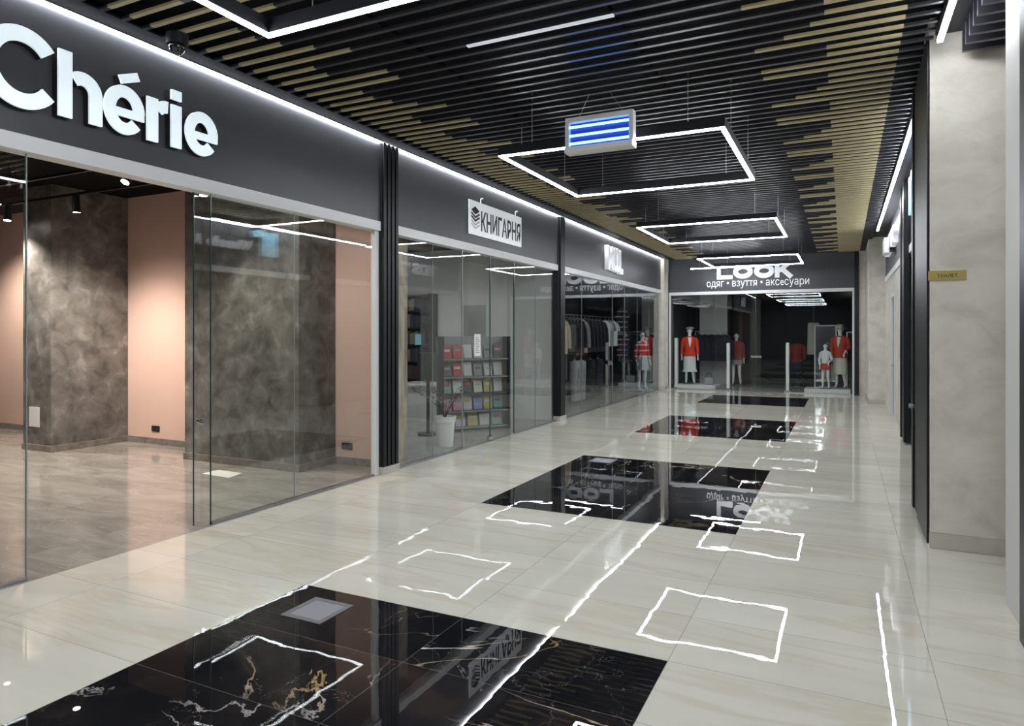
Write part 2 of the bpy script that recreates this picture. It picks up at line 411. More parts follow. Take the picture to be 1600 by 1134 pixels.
# glass fronts
def pane(y0, y1, z0=.02, z1=2.89, x=-4.955, t=.010): return MB().box(x-t/2, x+t/2, y0, y1, z0, z1)
def front(name, spans, y0, y1, sill=True):
    r = root(name, (-4.955, (y0+y1)/2, 0), kind='structure')
    for a, b in spans: pane(a+.004, b-.004).build('glass_pane', 'glass', r)
    jm = MB()
    for a, b in spans[1:]: jm.box(-4.961, -4.949, a-.002, a+.002, .02, 2.89)
    if len(spans) > 1: jm.build('pane_joint', 'seal', r)
    if sill: MB().box(-4.975, -4.935, spans[0][0], spans[-1][1], 0, .02).build('floor_channel', 'steel', r)
    return r
front('window_1', [(-.9, .9), (.9, 2.68)], -.9, 2.68)
MB().box(-4.962, -4.948, 2.677, 2.683, 0.02, 2.89).build('trim_4', 'seal', kind='structure')
front('window_2', [(4.17, 5.17), (5.17, 6.50)], 4.17, 6.5)
d1 = root('door_1', (-5.0, 4.1, 0), kind='structure')
pane(4.04, 5.30, .012, 2.88, x=-5.01).build('sliding_glass', 'glass', d1)
MB().box(-5.016, -5.004, 4.035, 4.040, .012, 2.88).box(-4.961, -4.949, 4.163, 4.168, .0, 2.88).build('glass_edge', 'edge', d1)
MB().tube((-4.985, 4.10, .90), (-4.96, 4.10, .90), .022, n=20).tube((-5.035, 4.10, .90), (-4.985, 4.10, .90), .013).build('lock_knob', 'chrome', d1, smooth=True)
MB().box(-4.985, -4.925, 6.44, 6.51, 0, 2.88).build('trim_5', 'strip', kind='structure')
front('window_3', [(6.84, 7.72), (7.72, 8.50)], 6.84, 8.5)
d2 = root('door_2', (-4.955, 9.4, 0), kind='structure')
pane(8.51, 9.36, .012, 2.88).build('door_leaf', 'glass', d2); pane(9.38, 10.22, .012, 2.88).build('door_leaf', 'glass', d2)
MB().box(-4.962, -4.948, 9.362, 9.378, .012, 2.88).box(-4.962, -4.948, 10.215, 10.235, .012, 2.88).build('door_edge', 'edge', d2)
MB().box(-4.963, -4.947, 8.50, 8.515, .012, 2.88).build('light_door_edge', 'seal', d2)
MB().box(-4.985, -4.925, 9.30, 9.44, .012, .07).build('floor_lock', 'chrome', d2, bevel=.004)
MB().tube((-4.90, 9.27, .95), (-4.90, 9.27, 1.15), .012).tube((-4.96, 9.27, .97), (-4.9, 9.27, .97), .008).tube((-4.96, 9.27, 1.13), (-4.9, 9.27, 1.13), .008).build('pull_handle', 'chrome', d2, smooth=True)
front('window_4', [(10.24, 11.1), (11.1, 12.03)], 10.24, 12.03)
front('window_5', [(12.38, 13.5), (13.5, 14.6)], 12.38, 14.6)
d3 = root('door_3', (-4.955, 15.6, 0), kind='structure')
pane(14.62, 15.6, .012, 2.88).build('door_leaf', 'glass', d3); pane(15.62, 16.6, .012, 2.88).build('door_leaf', 'glass', d3)
MB().box(-4.963, -4.947, 15.6, 15.62, .012, 2.88).box(-4.963, -4.947, 16.6, 16.62, .012, 2.88).build('door_edge', 'seal', d3)
MB().box(-4.93, -4.88, 15.10, 15.42, .95, 1.05).build('pull_handle', 'chrome', d3, bevel=.01)
front('window_6', [(16.63, 17.8), (17.8, 19.0), (19.0, 20.18)], 16.63, 20.18)

# ------------------------------------------------------------------ illuminated strips and rings
def bar(name, box, label, group=None):
    x0, x1, y0, y1, z0, z1 = box; r = root(name, ((x0+x1)/2, (y0+y1)/2, z0), label=label, cat='ceiling light', group=group)
    MB().box(x0, x1, y0, y1, z0+.022, z1).build('housing', 'black', r)
    MB().box(x0+.004, x1-.004, y0+.003, y1-.003, z0, z0+.021).build('diffuser', 'led', r); return r
r = root('linear_light', (-4.88, 9, 3.93), label='long white light line running along the top of the left shop fascia', cat='ceiling light')
MB().box(-4.906, -4.863, -3.0, 20.1, 3.931, 4.0).box(-4.880, -4.863, -3.0, 20.1, 3.921, 3.931).build('housing', 'black', r)
MB().box(-4.9055, -4.881, -3.0, 20.1, 3.919, 3.930).build('diffuser', 'led', r)
def hangbar(y0, y1, label):
    r = bar('linear_light', (.625, .668, y0, y1, 3.83, 3.90), label)
    for y in (y0+.3, y1-.3): MB().tube((.646, y, 3.90), (.646, y, 4.12), .003, n=6).build('hanger', 'wire', r)
hangbar(7.0, 16.2, 'long slanting white light bar on the right, running toward the end shop')
hangbar(-2.0, 5.95, 'short white light bar at the top right, ending in front of the beige pillar')
def ring(x0, x1, y0, y1, z, label, h=.10, wd=.046):
    r = root('rectangular_ring_light', ((x0+x1)/2, (y0+y1)/2, z), label=label, cat='ceiling light', group='rectangular ring lights hanging along the corridor')
    def frame(m, o, zz0, zz1, wi):
        m.box(x0+o, x1-o, y0+o, y0+o+wi, zz0, zz1); m.box(x0+o, x1-o, y1-o-wi, y1-o, zz0, zz1)
        m.box(x0+o, x0+o+wi, y0+o+wi, y1-o-wi, zz0, zz1); m.box(x1-o-wi, x1-o, y0+o+wi, y1-o-wi, zz0, zz1); return m
    frame(MB(), 0, z+.012, z+h, wd).build('frame', 'black', r)
    frame(MB(), .005, z, z+.0115, wd-.010).build('diffuser', 'led', r)
    for (x, y) in ((x0+.35, y0), (x1-.35, y0), (x0+.35, y1-wd), (x1-.35, y1-wd), (x0, y0+.5), (x1-wd, y0+.5), (x0, y1-.5), (x1-wd, y1-.5)):
        MB().tube((x+wd/2, y+wd/2, z+h), (x+wd/2, y+wd/2, 4.12), .0035, n=6).build('suspension_wire', 'wire', r)
    return r
ring(-3.19, -.94, .78, 3.11, ZR, 'nearest ring light, cut off by the top edge of the picture')
ring(-3.19, -.94, 6.21, 8.49, ZR, 'large ring light with the blue insect trap hanging in front of it')
ring(-3.19, -.94, 11.40, 13.72, ZR, 'middle ring light, second before the end shop')
ring(-3.19, -.92, 16.75, 19.05, ZR, 'farthest ring light, just in front of the end shop sign')
ring(-3.19, -.94, -4.6, -2.3, ZR, 'ring light behind the viewpoint')
eb = bar('linear_light', (-3.95, -2.05, 19.8, 19.85, 3.53, 3.58), 'short light bar beside the farthest ring light, close to the end shop')
for x in (-3.7, -2.3): MB().tube((x, 19.825, 3.58), (x, 19.825, 4.12), .0035, n=6).build('suspension_wire', 'wire', eb)

# ------------------------------------------------------------------ end wall: shop LOOK
we = root('wall_back', kind='structure')
MB().box(-4.80, .32, YE, YE+.15, 2.93, 4.12).build('fascia_panel', 'fascia', we)
MB().box(.38, 3, YE, YE+.2, 0, 4.12).build('plaster_panel', 'beige', we)
MB().box(-4.79, .27, YE-.02, YE+.1, 2.84, 2.93).build('trim_6', 'strip', kind='structure')
MB().box(.27, .38, YE-.06, YE+.1, 0, 4.10).build('trim_7', 'black', kind='structure')
MB().box(-4.79, -4.74, YE, YE+.08, 0.0, 2.84).box(.22, .27, YE, YE+.08, 0.0, 2.84).build('trim_8', 'strip', kind='structure')
w7 = root('window_7', (-3.9, YE+.04, 0), kind='structure')
for a, b in ((-4.73, -3.9), (-3.9, -3.08)): MB().box(a+.004, b-.004, YE+.035, YE+.045, .02, 2.84).build('glass_pane', 'glass', w7)
MB().box(-4.73, -3.08, YE+.02, YE+.06, 0, .02).build('floor_channel', 'steel', w7)
w8 = root('window_8', (-.7, YE+.04, 0), kind='structure')
for a, b in ((-1.50, -.65), (-.65, .22)): MB().box(a+.004, b-.004, YE+.035, YE+.045, .02, 2.84).build('glass_pane', 'glass', w8)
MB().box(-1.50, .22, YE+.02, YE+.06, 0, .02).build('floor_channel', 'steel', w8)
d4 = root('door_4', (-2.3, YE+.04, 0), kind='structure')
for a, b in ((-3.07, -2.29), (-2.28, -1.51)): MB().box(a, b, YE+.035, YE+.045, .012, 2.84).build('door_leaf', 'glass', d4)
MB().box(-2.292, -2.278, YE+.033, YE+.047, .012, 2.84).build('door_edge', 'edge', d4)
MB().box(-2.42, -2.12, YE-.02, YE+.03, .98, 1.05).build('pull_handle', 'chrome', d4, bevel=.008)

# LOOK letters
look = root('shop_sign', (-2.3, YE-.05, 3.3), label='big white shop name in wide letters over the end shop', cat='sign')
U, V = (1,0,0), (0,0,1)
def sm(): return MB()
H, T = .41, .26    # unit = letter height 1
def put(mb): mb.build('letter', 'signwhite', look)
o = lambda x: (x, YE-.001, 3.28)
# stroke() extrudes along u x v = -Y, towards the corridor
m = sm(); stroke(m, [(.15, 1), (.15, .13), (1.1, .13)], .28, o(-3.37), U, V, H, .05); put(m)
for x in (-2.90, -2.32):
    m = sm(); stroke(m, arc(.66, .5, .50, .34, 0, 360, 40), .33, o(x), U, V, H, .05); put(m)
m = sm(); stroke(m, [(.15, 0), (.15, 1)], .30, o(-1.76), U, V, H, .05); stroke(m, [(.26, .45), (.95, 1.0)], .28, o(-1.76), U, V, H, .0495); stroke(m, [(.45, .60), (1.08, 0)], .32, o(-1.76), U, V, H, .049); put(m)
sb_ = root('shop_sign', (-2.26, YE-.01, 3.02), label='small white Cyrillic line under the big letters over the end shop', cat='sign')
area_text('одяг • взуття • аксeсуари', (-3.66, YE-.001, 3.00), U, V, 2.80, .23, .02, 'signwhite', sb_, offset=.0, split=True)

# Chérie letters on the left fascia; reading direction is +Y, outwards is +X
UY = (0,1,0)
ch = root('shop_sign', (XL+.05, 3.2, 3.18), label='large backlit white letters on the dark fascia over the pink shop', cat='sign')
HC = .46; TK = .202
def och(y): return (XL+.001, y, 3.16)
def putc(pieces, y):
    back = MB()
    for i, (pts, wd) in enumerate(pieces): stroke(back, pts, wd, och(y), UY, V, HC, .055-.0004*i)
    b_ = back.build('letter', 'ink', ch)
    m = MB(); oo = (XL+.057, y, 3.16)
    for i, (pts, wd) in enumerate(pieces): stroke(m, pts, wd, oo, UY, V, HC, .018+.0006*i)
    sub(m, 'letter_face', 'whitelit', b_)
W_ = TK
x_h = .76
E_ = [(arc(.345, x_h/2, .345-W_*.46, x_h/2-W_*.44+.01, -40, -360, 40), W_*.94), ([(.10, x_h/2-.045), (.685, x_h/2-.045)], .13)]
putc([(arc(.52, .535, .54-W_/2, .575-W_/2, 38, 322, 44), W_*1.08)], 2.355)
putc([([(W_/2, 0), (W_/2, 1.)], W_), (arc(.36, .43, .205, .225, 125, 0, 20)+[(.565, 0)], W_)], 2.82)
putc(E_+[([(.27, .86), (.58, .99)], .14)], 3.14)
putc([([(W_/2, 0), (W_/2, .74)], W_), (arc(.37, .36, .22, .29, 135, 85, 10), W_)], 3.48)
putc([([(W_/2, 0), (W_/2, .74)], W_), ([(W_/2, .83), (W_/2, 1.)], W_)], 3.69)
putc(E_, 3.82)

# bookshop banner: КНИГАРНЯ
bn = root('banner_sign', (XL+.03, 9.46, 3.11), label='white rectangular banner with black Cyrillic shop name over the bookshop', cat='sign')
MB().box(XL+.02, XL+.035, 8.57, 10.35, 3.12, 3.62).build('board', 'signwhite', bn, bevel=.003)  # board's faint emission stands in for light falling on it
area_text('КНИГАРНЯ', (XL+.0355, 8.93, 3.20), UY, V, 1.37, .30, .003, 'ink', bn, 'lettering', offset=.018, split=True)
lg = MB(); oo = (XL+.0355, 8.61, 3.20)
def poly(mb, pts, o_, u_, v_, dpt, sc=1.):
    o_, u_, v_ = Vector(o_), Vector(u_), Vector(v_); nn = u_.cross(v_)
    A = [mb.b.verts.new(o_+u_*(a*sc)+v_*(b*sc)) for a, b in pts]; B = [mb.b.verts.new(o_+u_*(a*sc)+v_*(b*sc)+nn*dpt) for a, b in pts]
    n = len(pts); mb.b.faces.new(A[::-1]); mb.b.faces.new(B)
    for i in range(n): mb.b.faces.new((A[i], A[(i+1)%n], B[(i+1)%n], B[i]))
poly(lg, [(.14, .22), (.02, .28), (.14, .34), (.27, .28)], oo, UY, V, .003)
stroke(lg, [(.02, .24), (.14, .18), (.27, .24)], .03, oo, UY, V, 1, .003)
stroke(lg, [(.02, .19), (.14, .13), (.27, .19)], .03, oo, UY, V, 1, .003)
lg.build('book_stack_logo', 'ink', bn)
lg = MB(); stroke(lg, [(.02, .13), (.14, .07), (.27, .13)], .022, oo, UY, V, 1, .003); stroke(lg, [(.02, .08), (.14, .02), (.27, .08)], .022, oo, UY, V, 1, .003); lg.build('grey_logo_chevron', 'steel', bn)
for y in (8.93, 10.12): MB().tube((XL+.03, y, 3.61), (XL+.03, y, 3.68), .012).tube((XL+.03, y, 3.68), (XL+.03, y+.07, 3.70), .010).build('hook', 'white', bn, smooth=True)

# white condensed letters over the clothes shop
ms = root('shop_sign', (XL+.05, 15.45, 3.1), label='white condensed raised letters on the fascia over the clothes shop on the left', cat='sign')
area_text('M', (XL+.001, 14.88, 3.14), UY, V, .42, .56, .09, 'signwhite', ms, 'letter', offset=.05)
area_text('O', (XL+.001, 15.27, 3.13), UY, V, .34, .57, .09, 'signwhite', ms, 'letter', offset=.05)
area_text('D', (XL+.001, 15.55, 3.13), UY, V, .26, .57, .09, 'signwhite', ms, 'letter', offset=.05)
area_text('L', (XL+.001, 15.78, 3.11), UY, V, .28, .57, .09, 'signwhite', ms, 'letter', offset=.05)

# ------------------------------------------------------------------ right side
wr = root('wall_right', kind='structure')
MB().box(XR, 1.06, 6.60, 18.3, 2.985, 4.12).build('fascia_panel', 'fascia', wr)
MB().box(XR, 1.06, YB, 4.38, 2.985, 4.12).build('fascia_panel', 'fascia', wr)
MB().box(XR, 1.06, 12.51, 15.35, 0, 2.86).box(XR, 1.06, 16.35, 18.3, 0, 2.86).box(XR, 1.06, 15.35, 16.35, 2.5, 2.86).build('plaster_panel', 'beige', wr)
MB().box(.54, 1.3, 18.3, YE, .10, 4.12).build('plaster_pier', 'beige', wr)
MB().box(.53, 1.3, 18.29, YE, 0, .10).build('baseboard_right', 'beigeb', kind='structure')
MB().box(XR, 1.25, 4.50, 5.10, 0, 4.12).build('plaster_jamb', 'jamb', wr)
MB().box(1.25, 4.2, 4.4, 5.1, 0, 4.12).box(4.2, 4.3, 4.4, 6.7, 0, 4.12).box(1.15, 4.2, 6.16, 6.6, 0, 4.12).build('passage_wall', 'beige', wr)
MB().box(XR-.02, 1.04, 6.60, 13.05, 2.87, 2.985).build('trim_9', 'strip', kind='structure')
MB().box(XR-.02, 1.04, YB, 4.38, 2.87, 2.985).build('trim_10', 'strip', kind='structure')
MB().box(XR-.02, 1.04, 13.05, 18.28, 2.87, 2.985).build('trim_11', 'strip', kind='structure')
MB().box(XR-.045, 1.24, 4.38, 4.50, 0, 3.96).build('trim_12', 'black', kind='structure', bevel=.004)
# beige pillar
pl = root('pillar', (.87, 6.38, 0), label='beige textured square pillar on the right carrying the small gold sign', cat='pillar')
MB().box(.602, 1.149, 6.16, 6.56, .12, 4.11).build('shaft', 'beige', pl, bevel=.004)
MB().box(.598, 1.149, 6.15, 6.56, 0, .12).build('skirting', 'beigeb', pl, bevel=.003)
pb = root('black_portal', (.75, 7.0, 0), label='tall black metal portal fixed behind the beige pillar', cat='pilaster')
MB().box(.60, .895, 6.565, 7.50, .03, 3.96).box(.583, .5975, 6.165, 6.565, .03, 3.96).build('casing', 'black', pb, bevel=.004)
MB().box(.585, .60, 7.38, 7.50, .03, 3.96).box(.585, .60, 6.58, 6.95, .03, 3.96).build('raised_rib', 'black', pb, bevel=.004)
MB().tube((.585, 7.2, 1.0), (.54, 7.2, 1.0), .02).build('knob', 'chrome', pb, smooth=True)
pp = root('black_portal', (.86, 12.1, 0), label='narrower black pilaster farther along the right wall, before the grey sign', cat='pilaster')
MB().box(.83, .899, 11.75, 12.50, .03, 3.96).build('casing', 'black', pp, bevel=.01)
MB().box(.815, .83, 12.36, 12.50, .03, 3.96).box(.815, .83, 11.75, 11.9, .03, 3.96).build('raised_rib', 'black', pp)
wx = root('window_9', (.96, 9.5, 0), kind='structure')
for a, b in ((7.51, 8.9), (8.9, 10.3), (10.3, 11.74)): MB().box(.955, .965, a+.004, b-.004, .02, 2.87).build('glass_pane', 'glass', wx)
wy = root('window_10', (.96, 0, 0), kind='structure')
for a, b in ((-5.9, -3.5), (-3.5, -1.), (-1., 1.6), (1.6, 4.36)): MB().box(.955, .965, a+.004, b-.004, .02, 2.87).build('glass_pane', 'glass', wy)
d5 = root('door_5', (.95, 15.85, 0), kind='structure')
MB().box(.90, 1.0, 15.35, 15.43, 0, 2.5).box(.90, 1.0, 16.27, 16.35, 0, 2.5).box(.90, 1.0, 15.43, 16.27, 2.42, 2.5).build('door_frame', 'strip', d5)
MB().box(.94, .97, 15.44, 16.26, .01, 2.41).build('door_leaf', 'darkwall', d5)
MB().tube((.90, 16.1, 1.02), (.90, 15.98, 1.02), .012).tube((.94, 16.1, 1.02), (.90, 16.1, 1.02), .01).build('door_handle', 'chrome', d5, smooth=True)
# small gold sign
gs = root('door_sign', (.715, 6.155, 2.08), label='small gold plate with dark lettering on the beige pillar', cat='sign')
MB().box(.592, .842, 6.150, 6.1595, 2.07, 2.145).build('plate', 'brass', gs)
area_text('ТУАЛЕТ', (.65, 6.1498, 2.093), U, V, .135, .026, .001, 'ink', gs, 'lettering', offset=.012, split=True)
# signs on the right fascia (read against the wall, seen in the left glass)
UM = (0,-1,0)
sv = root('shop_sign', (.86, 9.8, 3.3), label='blue and white lit sign high on the right wall beyond the black portal', cat='sign')
M['bluelit'] = mat('blue lit acrylic', (.35,.65,.78), .4, 0, .5, (.30,.62,.80), .4)
lb = MB(); oo = (XR-.001, 10.72, 3.28)
stroke(lb, [(.07, 0), (.07, .50)], .14, oo, UM, V, 1, .10); stroke(lb, [(.02, .26), (.34, .26)], .12, oo, UM, V, 1, .10)
stroke(lb, [(.30, 0), (.30, .40), (.40, .47), (.60, .42)], .13, oo, UM, V, 1, .10); lb.build('logo', 'bluelit', sv)
area_text('Vianeb R', (XR-.001, 10.08, 3.35), UM, V, 1.35, .20, .06, 'signwhite', sv, 'lettering', offset=.02, split=True)
st = root('shop_sign', (.86, 15.8, 3.3), label='white raised letters on the far right fascia, seen edge on', cat='sign')
area_text('TDS SHOP', (XR-.001, 16.95, 3.33), UM, V, 3.0, .32, .09, 'signwhite', st, 'lettering', offset=.03, split=True)
el = root('emergency_light', (.8, 15.1, 3.2), label='white box lamp with black bracket high on the right wall near the end', cat='wall light')
MB().box(.70, .80, 14.9, 15.4, 3.22, 3.52).build('lamp_box', 'white', el, bevel=.02)
MB().box(.80, XR, 14.95, 15.35, 3.28, 3.55).build('bracket', 'black', el)

# ------------------------------------------------------------------ shop interiors: structure
iw = root('wall_pink_shop', kind='structure')
MB().box(-15, -5.06, 6.86, 6.98, 0, 3.77).build('pink_wall', 'pink', iw)
MB().box(-15.1, -15, -1, 6.98, 0, 3.77).box(-15.1, -5.06, -1.1, -1.0, 0, 3.77).build('pink_wall', 'pink', iw)
MB().box(-15.1, -5.06, -1.1, 6.98, 3.77, 3.85).build('shop_ceiling', 'blackm', iw)
MB().box(-15, -10.65, 6.84, 6.86, 0, .09).box(-9.98, -7.86, 6.84, 6.86, 0, .09).box(-5.87, -5.06, 6.84, 6.86, 0, .09).build('baseboard_pink_shop', 'skirt', kind='structure')
def column(x0, x1, y0, label):
    c = root('column', ((x0+x1)/2, (y0+6.86)/2, 0), label=label, cat='column')
    MB().box(x0, x1, y0, 6.855, .09, 3.765).build('shaft', 'concrete', c)
    MB().box(x0-.015, x1+.015, y0-.015, 6.855, 0, .09).build('skirting', 'skirt', c, bevel=.003)
column(-10.65, -9.98, 5.72, 'mottled grey-brown plaster column left of the middle pink wall')
column(-7.86, -5.87, 6.20, 'wide mottled grey plaster column seen behind the sliding glass door')
def outlet(x, label):
    o_ = root('power_outlet', (x, 6.86, .22), label=label, cat='outlet', group='black double sockets on the pink walls')
    MB().box(x-.085, x+.085, 6.846, 6.858, .19, .275).build('plate', 'ink', o_, bevel=.003)
    for dx in (-.04, .04): MB().tube((x+dx, 6.8465, .232), (x+dx, 6.842, .232), .024, n=16).build('socket', 'darkwall', o_, smooth=True)
outlet(-9.33, 'black double socket low on the middle pink wall'); outlet(-5.68, 'black double socket low on the right pink wall behind glass')
MB().box(-10.49, -10.25, 5.712, 5.7195, .34, .62).build('access_panel', 'white', label='pale access panel low on the front of the left plaster column', cat='panel')
MB().face([(-6.84,5.63,.004),(-6.36,5.60,.004),(-6.44,5.86,.004),(-6.86,5.88,.004)]).build('paper_sheet', 'paper', label='white sheet of paper lying on the pink shop floor', cat='paper')

def rail(x0, x1, y, z, label):
    r = root('track_rail', ((x0+x1)/2, y, z), label=label, cat='track light')
    MB().box(x0, x1, y-.018, y+.018, z, z+.03).build('track', 'black', r)
    for x in [x0+.2+i*(x1-x0-.4)/4 for i in range(5)]: MB().tube((x, y, z+.03), (x, y, 3.77), .003, n=6).build('hanger', 'black', r)
rail(-13.5, -5.9, 5.5, 3.48, 'long black lighting track crossing in front of the plaster columns')
rail(-12.5, -5.5, 4.7, 3.46, 'black lighting track nearer the glass front')
def spot(x, y, z, aim, label, power, col=(1,.90,.79), size=115):
    r = root('spotlight', (x, y, z), label=label, cat='spotlight')
    MB().box(x-.05, x+.05, y-.017, y+.017, z-.03, z-.001).tube((x, y, z-.03), (x, y, z-.09), .01).build('mount', 'black', r)
    p = Vector((x, y, z-.10)); d = (Vector(aim)-p).normalized()
    MB().tube(p-d*.08, p+d*.12, .047, n=20).build('lamp_head', 'black', r, smooth=True)
    MB().tube(p+d*.1201, p+d*.124, .040, n=20).build('lens', 'spotlens', r)
    ld = bpy.data.lights.new('spot_lamp', 'SPOT'); ld.energy = power; ld.color = col; ld.spot_size = math.radians(size); ld.spot_blend = .9; ld.shadow_soft_size = .03
    lo = bpy.data.objects.new('spot_lamp', ld); COL.objects.link(lo); lo.parent = r; lo.matrix_parent_inverse = Matrix.Translation(-Vector((x, y, z)))
    lo.location = p+d*.14; lo.rotation_euler = (-d).to_track_quat('Z', 'Y').to_euler()
SP = SPOT_POWER
spot(-10.6, 5.5, 3.48, (-10.3, 5.0, 0), 'black spotlight hanging at the left edge in front of the pink wall', SP)
spot(-9.05, 5.5, 3.48, (-9.3, 5.9, 0), 'black spotlight in front of the left plaster column', SP)
spot(-6.65, 5.5, 3.48, (-6.6, 5.2, 0), 'black spotlight in front of the wide plaster column, just behind the door edge', SP*.6)
spot(-12.4, 5.5, 3.48, (-12.4, 6.8, 1), 'black spotlight hidden farthest left on the track', SP)
spot(-6.8, 4.7, 3.46, (-6.6, 2.6, 0), 'black spotlight tucked under the grey strip, its round lens facing out', SP*.9)
spot(-9.4, 4.7, 3.46, (-9.0, 6.2, 0), 'black spotlight on the nearer track, farther into the shop', SP*.9)
spot(-5.7, 4.7, 3.46, (-5.6, 6.6, .8), 'black spotlight on the nearer track, close to the glass', SP*.35)

# bookshop and clothes shop shells
iw2 = root('wall_bookshop', kind='structure')
MB().box(-10.5, -5.06, 12.10, 12.25, 0, 3.4).build('party_wall', 'greywall', iw2)
MB().box(-10.6, -10.5, 6.98, 12.25, 0, 3.4).box(-10.5, -5.06, 6.985, 7.0, 0, 3.4).build('side_wall', 'greywall', iw2)
MB().box(-10.6, -5.06, 6.98, 12.25, 3.4, 3.5).build('shop_ceiling', 'darkwall', iw2)
MB().box(-5.45, -5.15, 7.03, 7.42, 0, 3.39).build('beige_pier', 'wood', iw2)
MB().box(-6.98, -6.50, 12.05, 12.099, 0, 2.25).build('door_panel', 'steel', iw2, label='grey door panel')
iw3 = root('wall_clothes_shop', kind='structure')
MB().box(-9.5, -5.06, 22.2, 22.3, 0, 3.4).box(-9.6, -9.5, 12.25, 22.3, 0, 3.4).box(-9.5, -5.0, 12.251, 12.27, 0, 3.4).build('side_wall', 'darkwall', iw3)
MB().box(-5.06, -4.95, 20.9, 22.3, 0, 3.4).build('side_wall', 'darkwall', iw3)
MB().box(-9.6, -5.06, 12.25, 22.3, 3.4, 3.5).build('shop_ceiling', 'darkwall', iw3)
iw4 = root('wall_end_shop', kind='structure')
MB().box(-4.94, 1.5, 27.5, 27.6, 0, 3.4).box(-4.94, -4.85, YE+.16, 27.5, 0, 3.4).box(1.4, 1.5, YE+.21, 27.5, 0, 3.4).build('side_wall', 'darkwall', iw4)
MB().box(-4.94, 1.5, YE+.16, 27.6, 3.4, 3.5).build('shop_ceiling', 'darkwall', iw4)
MB().box(-4.4, -3.5, 23.6, 23.75, 0, 3.39).build('grey_partition', 'greywall', iw4)
iw5 = root('wall_right_shops', kind='structure')
MB().box(4.9, 5.0, 6.62, 18.3, 0, 3.4).box(1.07, 5, 6.605, 6.62, 0, 3.4).box(1.07, 4.9, 11.9, 12.0, 0, 3.4).build('side_wall', 'darkwall', iw5)
MB().box(4.9, 5.0, YB, 4.38, 0, 3.4).box(1.0, 4.9, 4.38, 4.399, 0, 3.4).build('side_wall', 'darkwall', iw5)
MB().box(1.07, 5.0, 6.605, 18.3, 3.4, 3.5).box(1.07, 5.0, YB, 4.395, 3.4, 3.5).build('shop_ceiling', 'darkwall', iw5)
MB().box(-5.06, 5.0, YB-.1, YB, 0, 4.2).build('wall_front', 'darkwall', kind='structure')

# ------------------------------------------------------------------ bookshop contents
A, B = Vector((-6.08, 9.79, 0)), Vector((-5.30, 10.80, 0))
du = (B-A).normalized(); LW = (B-A).length; dn = Vector((du.y, -du.x, 0)); Z = Vector((0,0,1))
rk = root('book_display_rack', tuple((A+B)/2), label='grey slatted display rack of face-out books behind the bookshop glass', cat='shelf')
MB().obox(A-dn*.30, du*LW, dn*.03, Z*1.62).build('back_panel', 'greycloth', rk)
for a_ in (0, LW-.03): MB().obox(A-dn*.27+du*a_, du*.03, dn*.27, Z*1.62).build('side_panel', 'darkwall', rk)
RZ = [.06, .34, .64, .93, 1.24]
for i, z in enumerate(RZ): MB().obox(A-dn*.27+du*.031+Z*(z-.025), du*(LW-.062), dn*(.25), Z*.02).build('shelf', 'darkwall' if i in (2,) else 'greycloth', rk)
book_cols = [(.50,.03,.06),(.55,.05,.08),(.60,.60,.58),(.25,.26,.28),(.62,.62,.62),(.08,.09,.10),(.55,.57,.58),(.60,.28,.36),(.58,.50,.55),(.30,.28,.55),(.45,.42,.12),(.10,.25,.28),(.62,.60,.50),(.05,.05,.08),(.30,.45,.35)]
bmats = [mat('book cover %d' % i, c, .45) for i, c in enumerate(book_cols)]
rows = [[3,8,10,4,14],[7,7,8,9,10,11],[14,4,13,12,10,4],[5,0,2,3,6,4],[0,1,2,4,3,5]]
cn = ['crimson','red','white','charcoal','pale grey','black','light grey','pink','lilac','violet','mustard','teal','cream','near-black','sage green']
rn = ['bottom','second lowest','middle','second highest','top']
nb = ['first from left','second from left','third from left','fourth from left','fifth from left','sixth from left']
pg = mat('book pages', (.62,.60,.54), .8)
for ri, row in enumerate(rows):
    n = len(row); sp = (LW-.12)/n
    for i, ci in enumerate(row):
        h_ = .21+.03*((i*7+ri*3) % 3)/2; wd_ = sp*.80; o_ = A+du*(.06+i*sp)+Z*(RZ[ri]+.001)-dn*.16; up = (Z*.97-dn*.22).normalized()
        th = dn*.022+Z*.004
        b_ = root('book', tuple(o_), label='%s book, %s on the %s row of the display rack' % (cn[ci], nb[i], rn[ri]), cat='book', group='face-out books on the display rack')
        MB().obox(o_, du*wd_, th, up*h_).build('cover', bmats[ci], b_)
        MB().obox(o_+th*1.02+du*wd_*.15+up*h_*.55, du*wd_*.7, th*.03, up*h_*.18).build('title_block', bmats[(ci+2) % 15], b_)
pl_ = root('added_fill_panel', (-7.6, 9.4, 3.37), label='added unseen fill light inside the bookshop', cat='ceiling light')  # added lamp, out of view, brightens the bookshop interior
MB().box(-8.2, -7.0, 9.1, 9.7, 3.375, 3.399).build('frame', 'white', pl_)
MB().box(-8.17, -7.03, 9.13, 9.67, 3.370, 3.3745).build('diffuser', mat('added fill glow', (.8,.8,.8), .5, 0, .5, (1,.98,.93), 7.), pl_)
